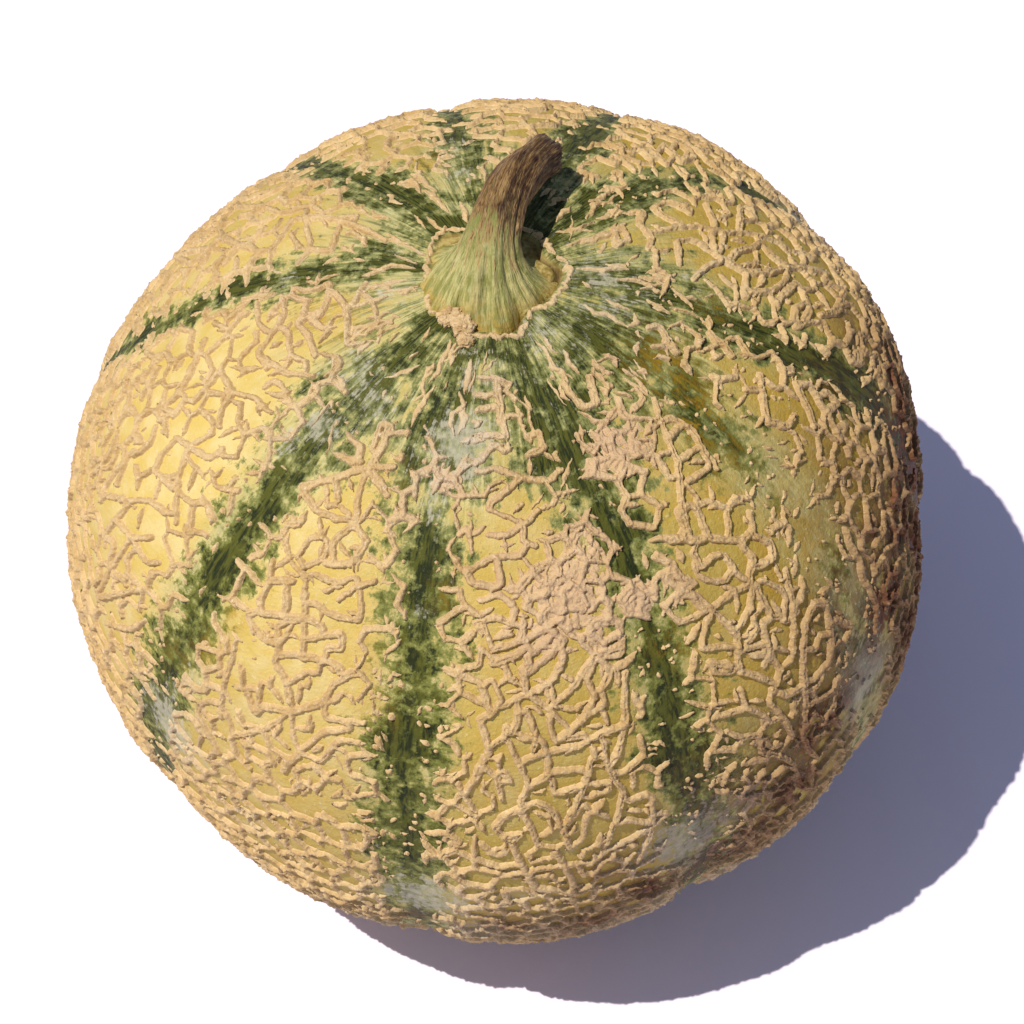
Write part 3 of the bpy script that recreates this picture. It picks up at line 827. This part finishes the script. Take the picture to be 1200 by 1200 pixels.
_, atn = common_masks(THN, PHN)
atn["net_h"] = H; atn["ripe"] = blob_mask([(220, 560, 420, 1.0), (330, 760, 240, .9), (450, 300, 300, .8)], DN); atn["cleft"] = CLEFT; atn["pink"] = np.clip(ck * 1.1, 0, 1)
V = PN.reshape(-1, 3); Q = grid_quads(len(polN), len(lonN)); NNf = NN.reshape(-1, 3)
AT = {k: a.reshape(-1) for k, a in atn.items()}
hq = H.reshape(-1)[Q].max(1)
sel = hq > -0.15
segN = segment_of(THN.reshape(-1)[Q[:, 0]], PHN.reshape(-1)[Q[:, 0]])
tot = 0
for k in range(10):
    v, q, a, n = submesh(V, Q, sel & (segN == k), AT, NNf)
    tot += len(q)
    ob = mesh_obj("netting", v, q, M_NET, segments[k], a, n)
    ob["kind"] = "stuff"
print("netting quads", tot)

# ------------------------------------------------------------------ the stem
top = melon_point(np.array([0.0]), np.array([0.02]))[0][2]
def bez(p, u):
    u = u[:, None]; p = [np.array(q, float) for q in p]
    return p[0] * (1 - u) ** 3 + 3 * p[1] * u * (1 - u) ** 2 + 3 * p[2] * u * u * (1 - u) + p[3] * u ** 3
R_ = RM
STEM_CTRL = [(-.015, .00, -.03), (-.01, .0, .12), (.020, .17, .155), (.118, .290, .065)]
ns, na_ = 150, 180
u = np.linspace(0, 1, ns)
path = bez(STEM_CTRL, u)
tan = np.gradient(path, axis=0); tan /= np.linalg.norm(tan, axis=1, keepdims=True)
ref = np.array((1.0, 0, 0))
e1 = ref - tan * (tan @ ref)[:, None]; e1 /= np.linalg.norm(e1, axis=1, keepdims=True)
e2 = np.cross(tan, e1)
rad = np.interp(u, [0, .08, .16, .25, .35, .5, .65, .8, .9, .96, 1.0], [.152, .126, .094, .071, .058, .0525, .050, .047, .043, .046, .044])
an = np.linspace(0, 2 * np.pi, na_, endpoint=False)
U, AN = np.meshgrid(u, an, indexing='ij')
tw = AN + 0.5 * U
ridge = 0.075 * np.cos(5 * tw + .4) * (0.4 + .6 * U) + 0.035 * np.cos(11 * tw + 1.0) + 0.02 * np.cos(23 * tw)
flare = np.clip(1 - U / .14, 0, 1) ** 1.5
ridge = ridge + flare * (0.10 * np.cos(5 * AN + 1.0) + .07 * np.cos(8 * AN))
c3 = np.stack((np.cos(AN) * 2.2, np.sin(AN) * 2.2, U * 5), -1)
ridge = ridge + 0.06 * fbm(c3, 71, 3) + 0.03 * vnoise(np.stack((np.cos(AN) * 9, np.sin(AN) * 9, U * 6), -1), 73)
Rr = rad[:, None] * (1 + ridge)
SP = path[:, None, :] + (np.cos(AN) * Rr)[..., None] * e1[:, None, :] + (np.sin(AN) * Rr)[..., None] * e2[:, None, :]
SP = SP * R_ + np.array((0, 0, top))
stem_dark = sstep(.36, .5, U) * np.exp(-(wrap(AN + 1.05 + .5 * vnoise(c3 * 1.3, 77)) / .34) ** 2) * 1.6 + 0.75 * sstep(.84, 1, U)
stem_dark = stem_dark + .7 * sstep(.15, .45, U) * np.exp(-(wrap(AN + 0.15) / .7) ** 2)
stem_dark = stem_dark + .55 * np.exp(-((U - .14) / .10) ** 2) * np.exp(-(wrap(AN + 1.75) / .14) ** 2)
at_s = {"stem_s": U.reshape(-1), "stem_dark": np.clip(stem_dark, 0, 1).reshape(-1),
        "stem_rim": np.clip(1 - U / .13, 0, 1).reshape(-1) * .9,
        "stem_a": np.stack((np.cos(tw), np.sin(tw), U * 1.1), -1).reshape(-1, 3)}
stem = mesh_obj("stem", SP.reshape(-1, 3), grid_quads(ns, na_)[:, ::-1], M_STEM, melon, at_s)

# cut end of the stem: concave torn disc
nr = 14
uu = np.linspace(1, 0.02, nr)
ring = SP[-1]; ctr = ring.mean(0)
disc = ctr + (ring - ctr)[None] * uu[:, None, None] * 0.995
dn = vnoise(disc / R_ * 60, 75) * .006 * R_
disc = disc - tan[-1] * (0.020 * R_ * (1 - uu ** 2))[:, None, None] + tan[-1] * (dn * (1 - uu[:, None] ** 6))[..., None]
mesh_obj("cut_end", disc.reshape(-1, 3), grid_quads(nr, na_)[:, ::-1], M_CUT, stem)

# lumpy cork scab on the front of the stem foot
def lump(name, c, rads, mat, parent, seed):
    n1, n2 = 60, 40
    t_, p_ = np.meshgrid(np.linspace(-np.pi, np.pi, n1, endpoint=False), np.linspace(0.02, np.pi - .02, n2))
    d = dirs(t_, p_)
    r = 1 + .35 * fbm(d * 2.6 + seed, 81, 3) + .12 * vnoise(d * 9 + seed, 83)
    v = d * r[..., None] * np.array(rads) * R_ + np.array(c)
    return mesh_obj(name, v.reshape(-1, 3), grid_quads(n2, n1), mat, parent)
def surf(px, lift=0.0):
    th, ph = pick([px]); p = melon_point(th, ph)[0]
    return p * (1 + lift)
for (x, y, s, q) in [(543,382,.030,1),(530,366,.024,2),(556,366,.024,3),(546,400,.020,4),(524,376,.018,5),(560,352,.018,6)]:
    lump("cork_scab", surf((x, y), .004), (s, s * .95, s * .7), M_SCAB, stem, q * 7.3)
